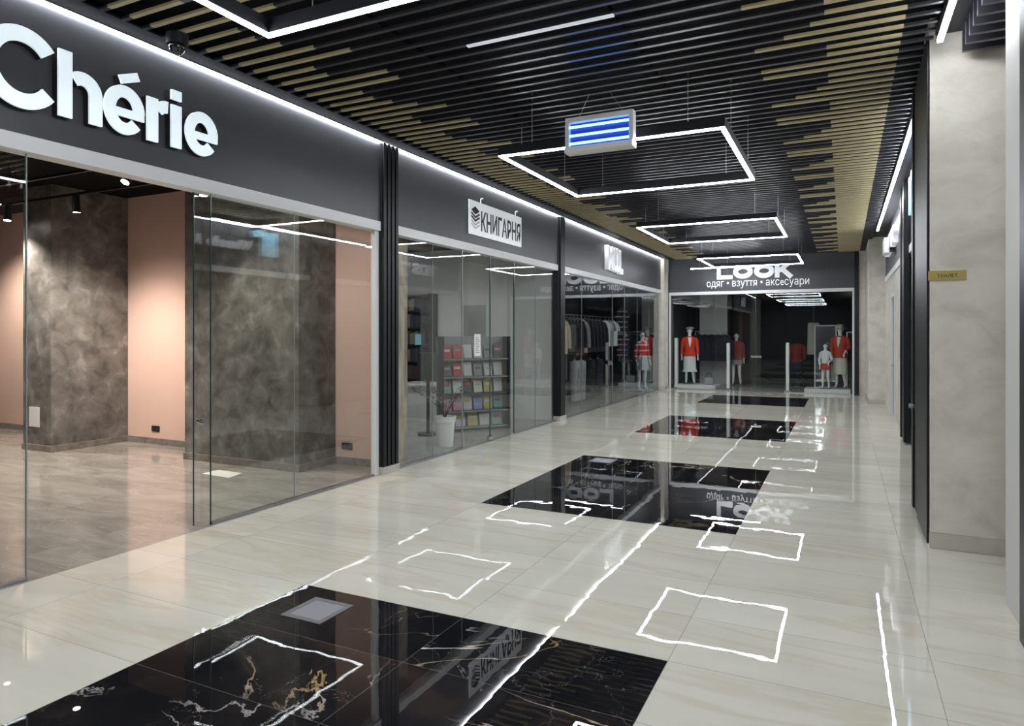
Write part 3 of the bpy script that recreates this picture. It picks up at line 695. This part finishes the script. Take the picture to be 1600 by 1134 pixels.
# dark bookcase with rows of spines
bc = root('bookcase', (-8.4, 11.9, 0), label='tall black bookcase filled with dark books at the back of the bookshop', cat='shelf')
MB().box(-9.2, -7.63, 12.05, 12.09, 0, 2.5).build('back_panel', 'ink', bc)
for x in (-9.2, -8.42, -7.66): MB().box(x, x+.03, 11.78, 12.05, 0, 2.5).build('side_panel', 'ink', bc)
SZ = [.05, .40, .75, 1.10, 1.45, 1.80, 2.15]
for z in SZ+[2.47]:
    MB().box(-9.17, -8.42, 11.79, 12.049, z-.02, z).build('shelf', 'ink', bc); MB().box(-8.39, -7.66, 11.79, 12.049, z-.02, z).build('shelf', 'ink', bc)
dk = [mat('spine colour %d' % i, c, .6) for i, c in enumerate([(.10,.012,.02),(.03,.02,.06),(.05,.05,.05),(.22,.20,.17),(.06,.012,.03),(.015,.02,.05)])]
dkn = ['dark red','dark violet','charcoal','tan','wine','navy']
ordn = ['first','second','third','fourth','fifth','sixth','seventh','eighth','ninth','tenth']
for si, z in enumerate(SZ[1:]):
    x = -8.385; j = 0
    while x < -7.72 and j < 10:
        t_ = random.uniform(.045, .075); hh = random.uniform(.22, .29); c = random.choice([0,4,0,2]) if si < 2 else random.choice([1,2,5,3,2])
        if x+t_ > -7.665: break
        MB().box(x, x+t_-.003, 11.83, 12.03, z+.0005, z+hh).build('book', dk[c], label='%s book, %s from the left on the %s shelf of the black bookcase' % (dkn[c], ordn[j], ['second','third','fourth','fifth','sixth','top'][si]), cat='book', group='spines in the black bookcase')
        x += t_; j += 1
ds = root('counter_desk', (-7.1, 11.1, 0), label='low white counter desk deep inside the bookshop', cat='desk')
MB().box(-7.75, -6.55, 10.75, 11.45, .66, .72).build('top', 'white', ds, bevel=.02); MB().box(-7.68, -6.62, 10.82, 11.38, 0, .66).build('body', 'greywall', ds)
MB().loft([(-7.25,11.1,.721,.05,.05),(-7.25,11.1,1.06,.045,.045),(-7.25,11.1,1.10,.03,.03)]).build('dark_vase', 'wood', label='dark brown tall vase standing on the white counter desk', cat='vase', smooth=True)
pt = root('potted_plant', (-5.30, 8.60, 0), label='thin leggy plant in a tall white pot behind the bookshop glass', cat='plant')
MB().loft([(-5.30,8.60,0,.115,.115),(-5.30,8.60,.02,.12,.12),(-5.30,8.60,.36,.145,.145),(-5.30,8.60,.365,.16,.16),(-5.30,8.60,.45,.165,.165),(-5.30,8.60,.45,.145,.145),(-5.30,8.60,.40,.14,.14)], 28).build('pot', 'white', pt, smooth=True)
MB().loft([(-5.30,8.60,.39,.135,.135),(-5.30,8.60,.415,.12,.12)], 16).build('soil', 'soil', pt)
tw, lf = MB(), MB(); rr = random.Random(3)
for i in range(9):
    a = rr.uniform(0, 6.28); p = Vector((-5.30, 8.60, .40)); d = Vector((math.cos(a)*.25, math.sin(a)*.25, 1)).normalized(); pts = [p]
    for k_ in range(5):
        d = (d+Vector((math.cos(a)*.16, math.sin(a)*.16, -.03))+Vector([rr.uniform(-.12, .12) for _ in range(3)])).normalized(); pts.append(pts[-1]+d*.13)
    tw.path(pts, [.006-.0008*q for q in range(6)], 6)
    for q in pts[2:]:
        for _ in range(3):
            e = Vector([rr.uniform(-1, 1), rr.uniform(-1, 1), rr.uniform(-.3, .7)]).normalized(); s_ = e.cross(Z).normalized()*.018; L_ = rr.uniform(.05, .10)
            lf.face([q, q+e*L_*.5+s_, q+e*L_, q+e*L_*.5-s_])
tw.build('stems', 'twig', pt); lf.build('leaves', 'leaf', pt)
bs = root('leaflet_stand', (-6.15, 9.45, 0), label='dark narrow leaflet stand at the left end of the book display rack', cat='stand')
MB().box(-6.30, -6.0, 9.35, 9.55, .9, 1.36).build('holder', 'darkwall', bs, bevel=.01)
MB().box(-6.17, -6.13, 9.43, 9.47, .03, .9).build('pole', 'black', bs); MB().tube((-6.15,9.45,0),(-6.15,9.45,.03), .17, n=24).build('base', 'black', bs, smooth=True)
nt = root('door_notice', (-4.95, 8.95, 1.33), label='narrow white opening-hours notice stuck on the bookshop glass door', cat='notice')
MB().box(-4.949, -4.947, 8.86, 9.05, 1.33, 1.66).build('sheet', 'paper', nt)
M['bluegrey'] = mat('printed blue grey ink', (.15,.25,.32), .7)
ln = MB()
for i in range(9): ln.box(-4.9468, -4.9462, 8.89, 9.02-.02*(i % 3), 1.38+i*.028, 1.388+i*.028)
ln.build('printed_lines', 'bluegrey', nt)
MB().box(-4.949, -4.947, 7.30, 7.44, 1.52, 1.66).build('book_poster', bmats[11], label='small teal leaflet stuck on the bookshop glass left of the door', cat='leaflet')

# ------------------------------------------------------------------ mannequins and clothes
def mannequin(name, label, loc, rz, h=1.78, jacket=None, skirt=None, hat=None, top=None, sleeves='long', skirt_len=.42, hatmat='mann', sm_='mann', arm=0, lower='skirt'):
    """built facing -Y at the origin, 1.78 m tall, then scaled"""
    s = h/1.78; r = root(name, (0,0,0), label=label, cat='mannequin')
    # one continuous body grown from a skeleton
    J = {'pel':(0,0,.95,.13,.10),'wai':(0,0,1.10,.105,.08),'che':(0,.005,1.28,.135,.095),'neb':(0,.01,1.44,.075,.06),'nec':(0,.0,1.50,.048,.05),'hd1':(0,-.01,1.58,.06,.075),'hd2':(0,-.005,1.67,.078,.092),'hd3':(0,.0,1.75,.05,.06)}
    E2 = [('pel','wai'),('wai','che'),('che','neb'),('neb','nec'),('nec','hd1'),('hd1','hd2'),('hd2','hd3')]
    for sd, sg in (('l', 1), ('r', -1)):
        st_ = .10 if sd == 'l' else .02
        J.update({'hip'+sd:(sg*.095,0,.88,.085,.085),'kne'+sd:(sg*.10,-.02*sg,.50,.052,.055),'cal'+sd:(sg*.10,.0,.38,.05,.052),'ank'+sd:(sg*(.10+st_*.3),.03,.09,.03,.035),'toe'+sd:(sg*(.11+st_*.3),-.10,.03,.026,.022)})
        fw = (-.16 if (arm and sd == 'l') else -.04); lz = (1.05 if (arm and sd == 'l') else .90)
        J.update({'sho'+sd:(sg*.175,.0,1.41,.055,.055),'elb'+sd:(sg*.235,.03,1.13,.036,.036),'wri'+sd:(sg*(.20 if arm else .245),fw,lz,.024,.024),'han'+sd:(sg*(.18 if arm else .245),fw-.05,lz-.08,.030,.016)})
        E2 += [('pel','hip'+sd),('hip'+sd,'kne'+sd),('kne'+sd,'cal'+sd),('cal'+sd,'ank'+sd),('ank'+sd,'toe'+sd),('neb','sho'+sd),('sho'+sd,'elb'+sd),('elb'+sd,'wri'+sd),('wri'+sd,'han'+sd)]
        for q, (ox, oz) in enumerate(((-.02,-.07),(-.007,-.085),(.007,-.082),(.02,-.07))):
            hx, hy, hz = J['han'+sd][:3]; J['f%d%s' % (q, sd)] = (hx+ox, hy-.015, hz+oz, .008, .008); E2.append(('han'+sd, 'f%d%s' % (q, sd)))
        hx, hy, hz = J['han'+sd][:3]; J['th'+sd] = (hx-sg*.02, hy-.045, hz-.03, .009, .009); E2.append(('han'+sd, 'th'+sd))
    names = list(J); me = bpy.data.meshes.new('body')
    me.from_pydata([tuple(c*s for c in J[n_][:3]) for n_ in names], [(names.index(a), names.index(b)) for a, b in E2], [])
    ob = bpy.data.objects.new('body', me); COL.objects.link(ob)
    md = ob.modifiers.new('skin', 'SKIN'); md.use_smooth_shade = True
    for i, n_ in enumerate(names):
        sv_ = me.skin_vertices[0].data[i]; sv_.radius = (J[n_][3]*s, J[n_][4]*s); sv_.use_root = (n_ == 'pel')
    ob.modifiers.new('sub', 'SUBSURF').levels = 1; ob.modifiers['sub'].render_levels = 2
    bpy.context.view_layer.update()
    m2 = bpy.data.meshes.new_from_object(ob.evaluated_get(bpy.context.evaluated_depsgraph_get())); bpy.data.objects.remove(ob)
    m2.materials.clear(); m2.materials.append(M[sm_])
    link('body', m2, r, smooth=True)
    def lo(secs): return [tuple(c*s for c in q) for q in secs]
    # facial relief
    f = MB(); f.ball((0, -.088*s, 1.655*s), .012*s, .018*s, .022*s, 10, 6)
    for sx in (-1, 1): f.ball((sx*.032*s, -.078*s, 1.675*s), .014*s, .008*s, .008*s, 10, 6); f.ball((sx*.080*s, .0, 1.66*s), .012*s, .018*s, .03*s, 10, 6)
    f.ball((0, -.080*s, 1.615*s), .024*s, .010*s, .008*s, 10, 6); f.build('face_relief', sm_, r, smooth=True)
    if jacket:
        j = MB(); j.loft(lo([(0,0,.86,.20,.155),(0,0,.93,.19,.145),(0,0,1.08,.155,.12),(0,.0,1.22,.175,.13),(0,.005,1.36,.205,.13),(0,.005,1.43,.195,.11),(0,.005,1.465,.15,.095),(0,.01,1.495,.085,.078)]), 24)
        jo = j.build('jacket', jacket, r, smooth=True)
        for sg in (-1, 1):
            lw_ = -.16 if (arm and sg > 0) else -.04; lz = 1.07 if (arm and sg > 0) else .92; ex = .20 if arm else .245
            a_ = MB(); a_.path([tuple(c*s for c in p) for p in ((sg*.150,.0,1.425),(sg*.205,.005,1.36),(sg*.237,.03,1.13),(sg*ex,lw_*.9,lz))], [.066*s,.068*s,.054*s,.046*s], 14)
            sub(a_, 'sleeve', jacket, jo, smooth=True)
        if top:
            v_ = MB(); pts = [(-.055,-.118,1.43),(.055,-.118,1.43),(.0,-.150,1.13)]
            v_.b.faces.new([v_.b.verts.new(tuple(c*s for c in p)) for p in ((-.055,-.105,1.455),(.055,-.105,1.455),(.028,-.150,1.25),(0,-.152,1.14),(-.028,-.150,1.25))])
            vo = v_.build('blouse_front', top, r); vo.modifiers.new('t', 'SOLIDIFY').thickness = .012*s
    elif top:
        j = MB(); j.loft(lo([(0,0,.93,.155,.125),(0,0,1.08,.135,.105),(0,.0,1.22,.155,.12),(0,.005,1.36,.175,.115),(0,.01,1.43,.155,.09),(0,.01,1.47,.075,.065)]), 24)
        jo = j.build('top', top, r, smooth=True)
        if sleeves == 'long':
            for sg in (-1, 1):
                lw_ = -.16 if (arm and sg > 0) else -.04; lz = 1.07 if (arm and sg > 0) else .92
                sub(MB().path([tuple(c*s for c in p) for p in ((sg*.145,.0,1.42),(sg*.19,.01,1.34),(sg*.237,.03,1.13),(sg*(.2 if arm else .245),lw_*.9,lz))], [.055*s,.055*s,.048*s,.042*s], 14), 'sleeve', top, jo, smooth=True)
    if skirt:
        z1 = 1.02; z0 = .90-skirt_len
        MB().loft(lo([(0,0,z0,.205+.03*(skirt_len>.5),.17),(0,0,z0+.1,.20,.165),(0,0,.86,.19,.15),(0,0,.95,.165,.13),(0,0,z1,.13,.105)]), 36, wob=.02, wn=9).build('skirt', skirt, r, smooth=True)
    if hat == 'beret':
        MB().loft(lo([(0,0,1.70,.09,.10),(.01,.0,1.735,.125,.13),(.015,.0,1.765,.12,.125),(.02,.0,1.785,.05,.05)]), 24).build('beret', hatmat, r, smooth=True)
    if hat == 'brim':
        MB().loft(lo([(0,0,1.705,.095,.10),(0,0,1.70,.19,.19),(0,0,1.71,.19,.19),(0,0,1.715,.10,.105),(0,0,1.80,.085,.09),(0,0,1.82,.05,.05)]), 28).build('brimmed_hat', hatmat, r, smooth=True)
    r.location = loc; r.rotation_euler = (0, 0, rz)
    MB().loft([(0,0,-.012,.16,.16),(0,0,.006,.16,.16)], 24).build('base_plate', 'steel', r); return r

# children of a mannequin root are built at the origin before the root moves
mannequin('mannequin', 'white mannequin in red jacket, white skirt and pale beret, left window of end shop', (-4.30, 21.42, .125), .25, 1.76, jacket='red', skirt='whitecloth', top='mann', hat='beret', hatmat='greycloth', skirt_len=.52)
mannequin('mannequin', 'adult mannequin in brimmed hat, rust jacket and cream skirt, right window of end shop', (-.08, 21.5, .125), -.35, 1.78, jacket='rust', skirt='cream', top='cream', hat='brim', hatmat='straw', skirt_len=.50, arm=1)
mannequin('mannequin', 'small child mannequin in a white top and rust-red shorts beside the hatted one', (-.46, 21.30, .125), -.3, 1.28, skirt='rust', top='whitecloth', skirt_len=.16, arm=1)
mannequin('mannequin', 'dim mannequin in a maroon jacket and grey shorts deep in the end shop', (-3.12, 23.0, .012), .1, 1.70, jacket='maroon', skirt='greycloth', skirt_len=.20, sm_='mann')
mannequin('mannequin', 'dim mannequin in maroon jacket and navy skirt, back middle of end shop', (-1.32, 23.4, .012), 0, 1.62, jacket='maroon', skirt='navy', skirt_len=.45, sm_='darkcloth')
mannequin('mannequin', 'mannequin in a red and white striped sweater and grey skirt behind the clothes shop glass', (-5.35, 19.75, .012), .9, 1.74, top='redstripe', skirt='greycloth', sleeves='long', skirt_len=.28)
def platform(x0, x1, y0, y1, label): MB().box(x0, x1, y0, y1, 0.0, .11).build('display_platform', 'white', label=label, cat='platform', bevel=.01)
platform(-4.68, -3.45, 20.95, 21.9, 'low white display platform under the red-jacketed mannequin at the left of the end shop')
platform(-1.0, .18, 20.95, 21.9, 'low white display platform under the two mannequins at the right of the end shop')
def post(x, y, h_, label):
    r = root('security_gate_post', (x, y, 0), label=label, cat='security gate')
    MB().box(x-.045, x+.045, y-.09, y+.09, .04, h_).build('panel', 'white', r, bevel=.02); MB().box(x-.08, x+.08, y-.14, y+.14, 0, .04).build('base', 'steel', r, bevel=.005)
post(-4.62, 20.93-.02+.10, 1.55, 'tall white slab post at the far left inside the end shop')
post(-3.08, 20.93+.10, 1.40, 'slim white security post left of the end shop door')
post(-1.44, 20.93+.10, 1.42, 'slim white security post right of the end shop door')

def garment_mesh(kind):
    m = MB()
    if kind == 'tee':
        m.loft([(0,0,-.72,.04,.22),(0,0,-.4,.05,.215),(0,0,-.12,.055,.21),(0,0,-.04,.05,.16),(0,0,0,.03,.06)], 16)
        for s_ in (-1, 1): m.path([(0,s_*.16,-.08),(0,s_*.24,-.16),(0,s_*.29,-.28)], [.05,.05,.045], 10)
    elif kind == 'jacket':
        m.loft([(0,0,-.85,.07,.25),(0,0,-.5,.075,.24),(0,0,-.12,.075,.23),(0,0,-.04,.06,.17),(0,0,0,.035,.07)], 16)
        for s_ in (-1, 1): m.path([(0,s_*.17,-.08),(.01,s_*.26,-.25),(.02,s_*.28,-.50),(.03,s_*.28,-.72)], [.06,.06,.055,.05], 10)
    else:
        for s_ in (-1, 1): m.path([(0,s_*.09,-.02),(0,s_*.10,-.3),(0,s_*.10,-.65),(0,s_*.10,-.95)], [.10,.095,.085,.08], 12)
        m.loft([(0,0,-.18,.10,.18),(0,0,-.05,.10,.18),(0,0,0,.09,.16)], 16)
    return m
def garment(kind, m_, loc, rz, label, group, hanger=True):
    r = root('hanging_'+{'tee':'t_shirt','jacket':'jacket','trousers':'trousers'}[kind], (0,0,0), label=label, cat={'tee':'t-shirt','jacket':'jacket','trousers':'trousers'}[kind], group=group)
    garment_mesh(kind).build('garment', m_, r, smooth=True)
    MB().path([(0,-.17,-.03),(0,0,.03),(0,.17,-.03)], [.006]*3, 6).tube((0,0,.03),(0,0,.10), .004, n=6).build('hanger', 'wire', r)
    r.location = loc; r.rotation_euler = (0,0,rz); return r
# rails of clothes in the left clothes shop (positions along the wall)
def clothes_rail(x, y0, y1, z, label, axis='y'):
    r = root('clothes_rail', (x, (y0+y1)/2, 0), label=label, cat='clothes rail'); m = MB()
    m.tube((x, y0, z), (x, y1, z), .014); 
    for y in (y0, y1): m.tube((x, y, 0), (x, y, z), .014); m.tube((x-.25, y, .02), (x+.25, y, .02), .014)
    m.build('tube_frame', 'darkwall', r, smooth=True)
clothes_rail(-6.0, 14.6, 20.0, 2.14, 'long dark clothes rail inside the left clothes shop')
GA = 'garments on the long rail of the left clothes shop'
items = [(14.9,'jacket','beigecloth','beige jacket at the left end of the rail, beside the plain black pilaster'),
 (15.3,'jacket','darkcloth',None),(15.55,'jacket','darkcloth',None),(15.8,'jacket','navy',None),(16.05,'jacket','darkcloth',None),(16.3,'jacket','greycloth','grey jacket between black ones on the long rail'),
 (16.6,'jacket','darkcloth',None),(16.9,'jacket','navy',None),(17.2,'jacket','darkcloth',None),(17.5,'jacket','darkcloth',None),(17.8,'jacket','navy',None),
 (18.25,'tee','whitecloth','left white t-shirt of the three on the long rail'),(18.6,'tee','greycloth','middle, greyer t-shirt of the three on the long rail'),(18.95,'tee','whitecloth','right white t-shirt of the three on the long rail')]
for y, kd, m_, lb_ in items:
    garment(kd, m_, (-6.0, y, 2.04), -.35, lb_ or ('%s jacket in the tight dark row between the beige jacket and the white t-shirts' % ('black' if m_ == 'darkcloth' else 'navy')), GA)
clothes_rail(-6.6, 14.9, 17.4, 1.10, 'low dark clothes rail behind the long one')
for i, (y, m_) in enumerate(((15.2,'greycloth'),(15.6,'greycloth'),(16.3,'darkcloth'),(16.9,'navy'))):
    garment('trousers', m_, (-5.75, y, 1.02), .0, ['left grey trousers hanging low under the jackets','right grey trousers hanging low under the jackets','black trousers hanging low under the jackets','navy trousers hanging low under the jackets'][i], 'trousers hanging low in the left clothes shop')
for i, z in enumerate((2.42, 1.72)):
    garment('tee', 'darkstripe', (-6.15, 20.35, z), -.5, ['dark striped sweater, the upper of two on the wall by the end corner','dark striped sweater, the lower of two on the wall by the end corner'][i], 'striped sweaters on the clothes shop wall')
# clothes in the end shop
r = root('clothes_rail', (-3.9, 22.9, 0), label='dark clothes rail behind the red-jacketed mannequin', cat='clothes rail')
MB().tube((-4.35, 22.6, 1.75), (-3.35, 22.6, 1.75), .014).tube((-4.35, 22.6, 0), (-4.35, 22.6, 1.75), .014).tube((-3.35, 22.6, 0), (-3.35, 22.6, 1.75), .014).build('tube_frame', 'steel', r, smooth=True)
for i in range(5): garment('jacket', 'darkcloth' if i % 2 else 'navy', (-4.25+.2*i, 22.6, 1.65), math.pi/2-.3, ('black' if i % 2 else 'navy')+' jacket on the rail behind the red-jacketed mannequin', 'dark jackets on the rail in the end shop')
r = root('hanging_dress', (-.95, 23.6, 1.2), label='long white dress hanging high at the back right of the end shop', cat='dress')
MB().loft([(-.85,23.6,1.02,.20,.05),(-.85,23.6,1.5,.18,.05),(-.85,23.6,1.98,.17,.05),(-.85,23.6,2.03,.14,.04)], 18).build('dress_body', 'cream', r, smooth=True)
MB().tube((-.85,23.6,2.03),(-.85,23.6,3.4), .004, n=6).build('cord', 'wire', r)
r = root('mirror_frame', (-.5, 23.2, 0), label='white framed standing mirror behind the child mannequin', cat='mirror')
MB().box(-.82,-.78,23.2,23.24,0,1.95).box(-.22,-.18,23.2,23.24,0,1.95).box(-.78,-.22,23.2,23.24,1.91,1.95).build('frame', 'white', r); MB().box(-.78,-.22,23.215,23.225,.02,1.91).build('mirror_glass', mat('mirror', (.6,.6,.62), .05, 1.), r)
r = root('clothes_rail', (.3, 22.6, 0), label='white clothes rail at the right wall of the end shop', cat='clothes rail')
MB().tube((.1, 22.4, 1.72), (1.3, 22.4, 1.72), .02).tube((.1, 22.4, 0), (.1, 22.4, 1.72), .02).tube((1.3, 22.4, 0), (1.3, 22.4, 1.72), .02).build('tube_frame', 'white', r, smooth=True)
for x, lb_ in ((-3.72, 'grey handbag with white trim on the floor beside the left platform'),):
    r = root('handbag', (x, 21.45, .11), label=lb_, cat='handbag')
    MB().box(x-.14, x+.14, 21.38, 21.52, .1105, .33).build('bag_body', 'greycloth', r, bevel=.03); MB().path([(x-.08,21.45,.33),(x-.06,21.45,.45),(x+.06,21.45,.45),(x+.08,21.45,.33)], [.01]*4, 8).build('strap', 'darkcloth', r, smooth=True)

# ------------------------------------------------------------------ insect trap, dome camera, floor boxes
iz = root('insect_trap', (-2.03, 6.05, 3.36), label='white boxed electric insect trap with glowing blue tubes hanging on wires', cat='insect trap')
x0, x1, y0, y1, z0, z1 = -2.37, -1.71, 6.00, 6.10, 3.365, 3.70
MB().box(x0, x1, y0, y1, z1-.05, z1).box(x0, x1, y0-.02, y1+.02, z0, z0+.055).build('casing', 'white', iz, bevel=.006)
for xa in (x0, x1-.04): MB().box(xa, xa+.04, y0, y1, z0+.056, z1-.051).build('side_cap', 'white', iz, bevel=.004)
MB().box(x0+.041, x1-.041, 6.046, 6.054, z0+.056, z1-.051).build('backing_plate', 'uvback', iz, label='dark blue lit backing')
for z in (z0+.09, z0+.165, z0+.245): MB().tube((x0+.042, 6.02, z), (x1-.042, 6.02, z), .012, n=14).build('tube_lamp', 'uv', iz, smooth=True)
for (xa, xb) in ((x0+.12, -2.16), (x1-.10, -1.96)): MB().tube((xa, 6.05, z1), (xb, 6.09, 3.92), .0022, n=6).build('hanging_wire', 'wire', iz)
dc = root('dome_camera', (-4.52, 3.48, 3.75), label='small dark dome camera hanging from the gold slats above the left fascia', cat='security camera')
MB().loft([(-4.52,3.50,3.84,.075,.075),(-4.52,3.50,3.918,.078,.078)], 28).build('housing', 'black', dc, smooth=True)
MB().ball((-4.52,3.50,3.838), .06, .06, .075, 24, 14).build('dome', 'dome', dc, smooth=True)
MB().ball((-4.51,3.49,3.83), .025, .025, .03, 14, 8).build('lens', 'ink', dc, smooth=True)
def fbox(y0, label):
    r = root('floor_box', (-2.83, y0+.14, 0), label=label, cat='floor box')
    m = MB(); a, b, c, d = -2.985, -2.685, y0, y0+.30
    m.box(a, b, c, c+.035, 0.0005, .004); m.box(a, b, d-.035, d, .0005, .004); m.box(a, a+.035, c+.035, d-.035, .0005, .004); m.box(b-.035, b, c+.035, d-.035, .0005, .004)
    m.build('frame', 'fgrey', r); MB().box(a+.037, b-.037, c+.037, d-.037, .0005, .003).build('lid', 'flid', r, label='paler metal lid')
M['fgrey'] = mat('grey floor box frame', (.20,.20,.215), .4, .3); M['flid'] = mat('satin metal lid', (.38,.39,.43), .35, .5)
fbox(3.00, 'square metal floor box set in the nearest black marble inlay'); fbox(8.38, 'square metal floor box set in the second black marble inlay')
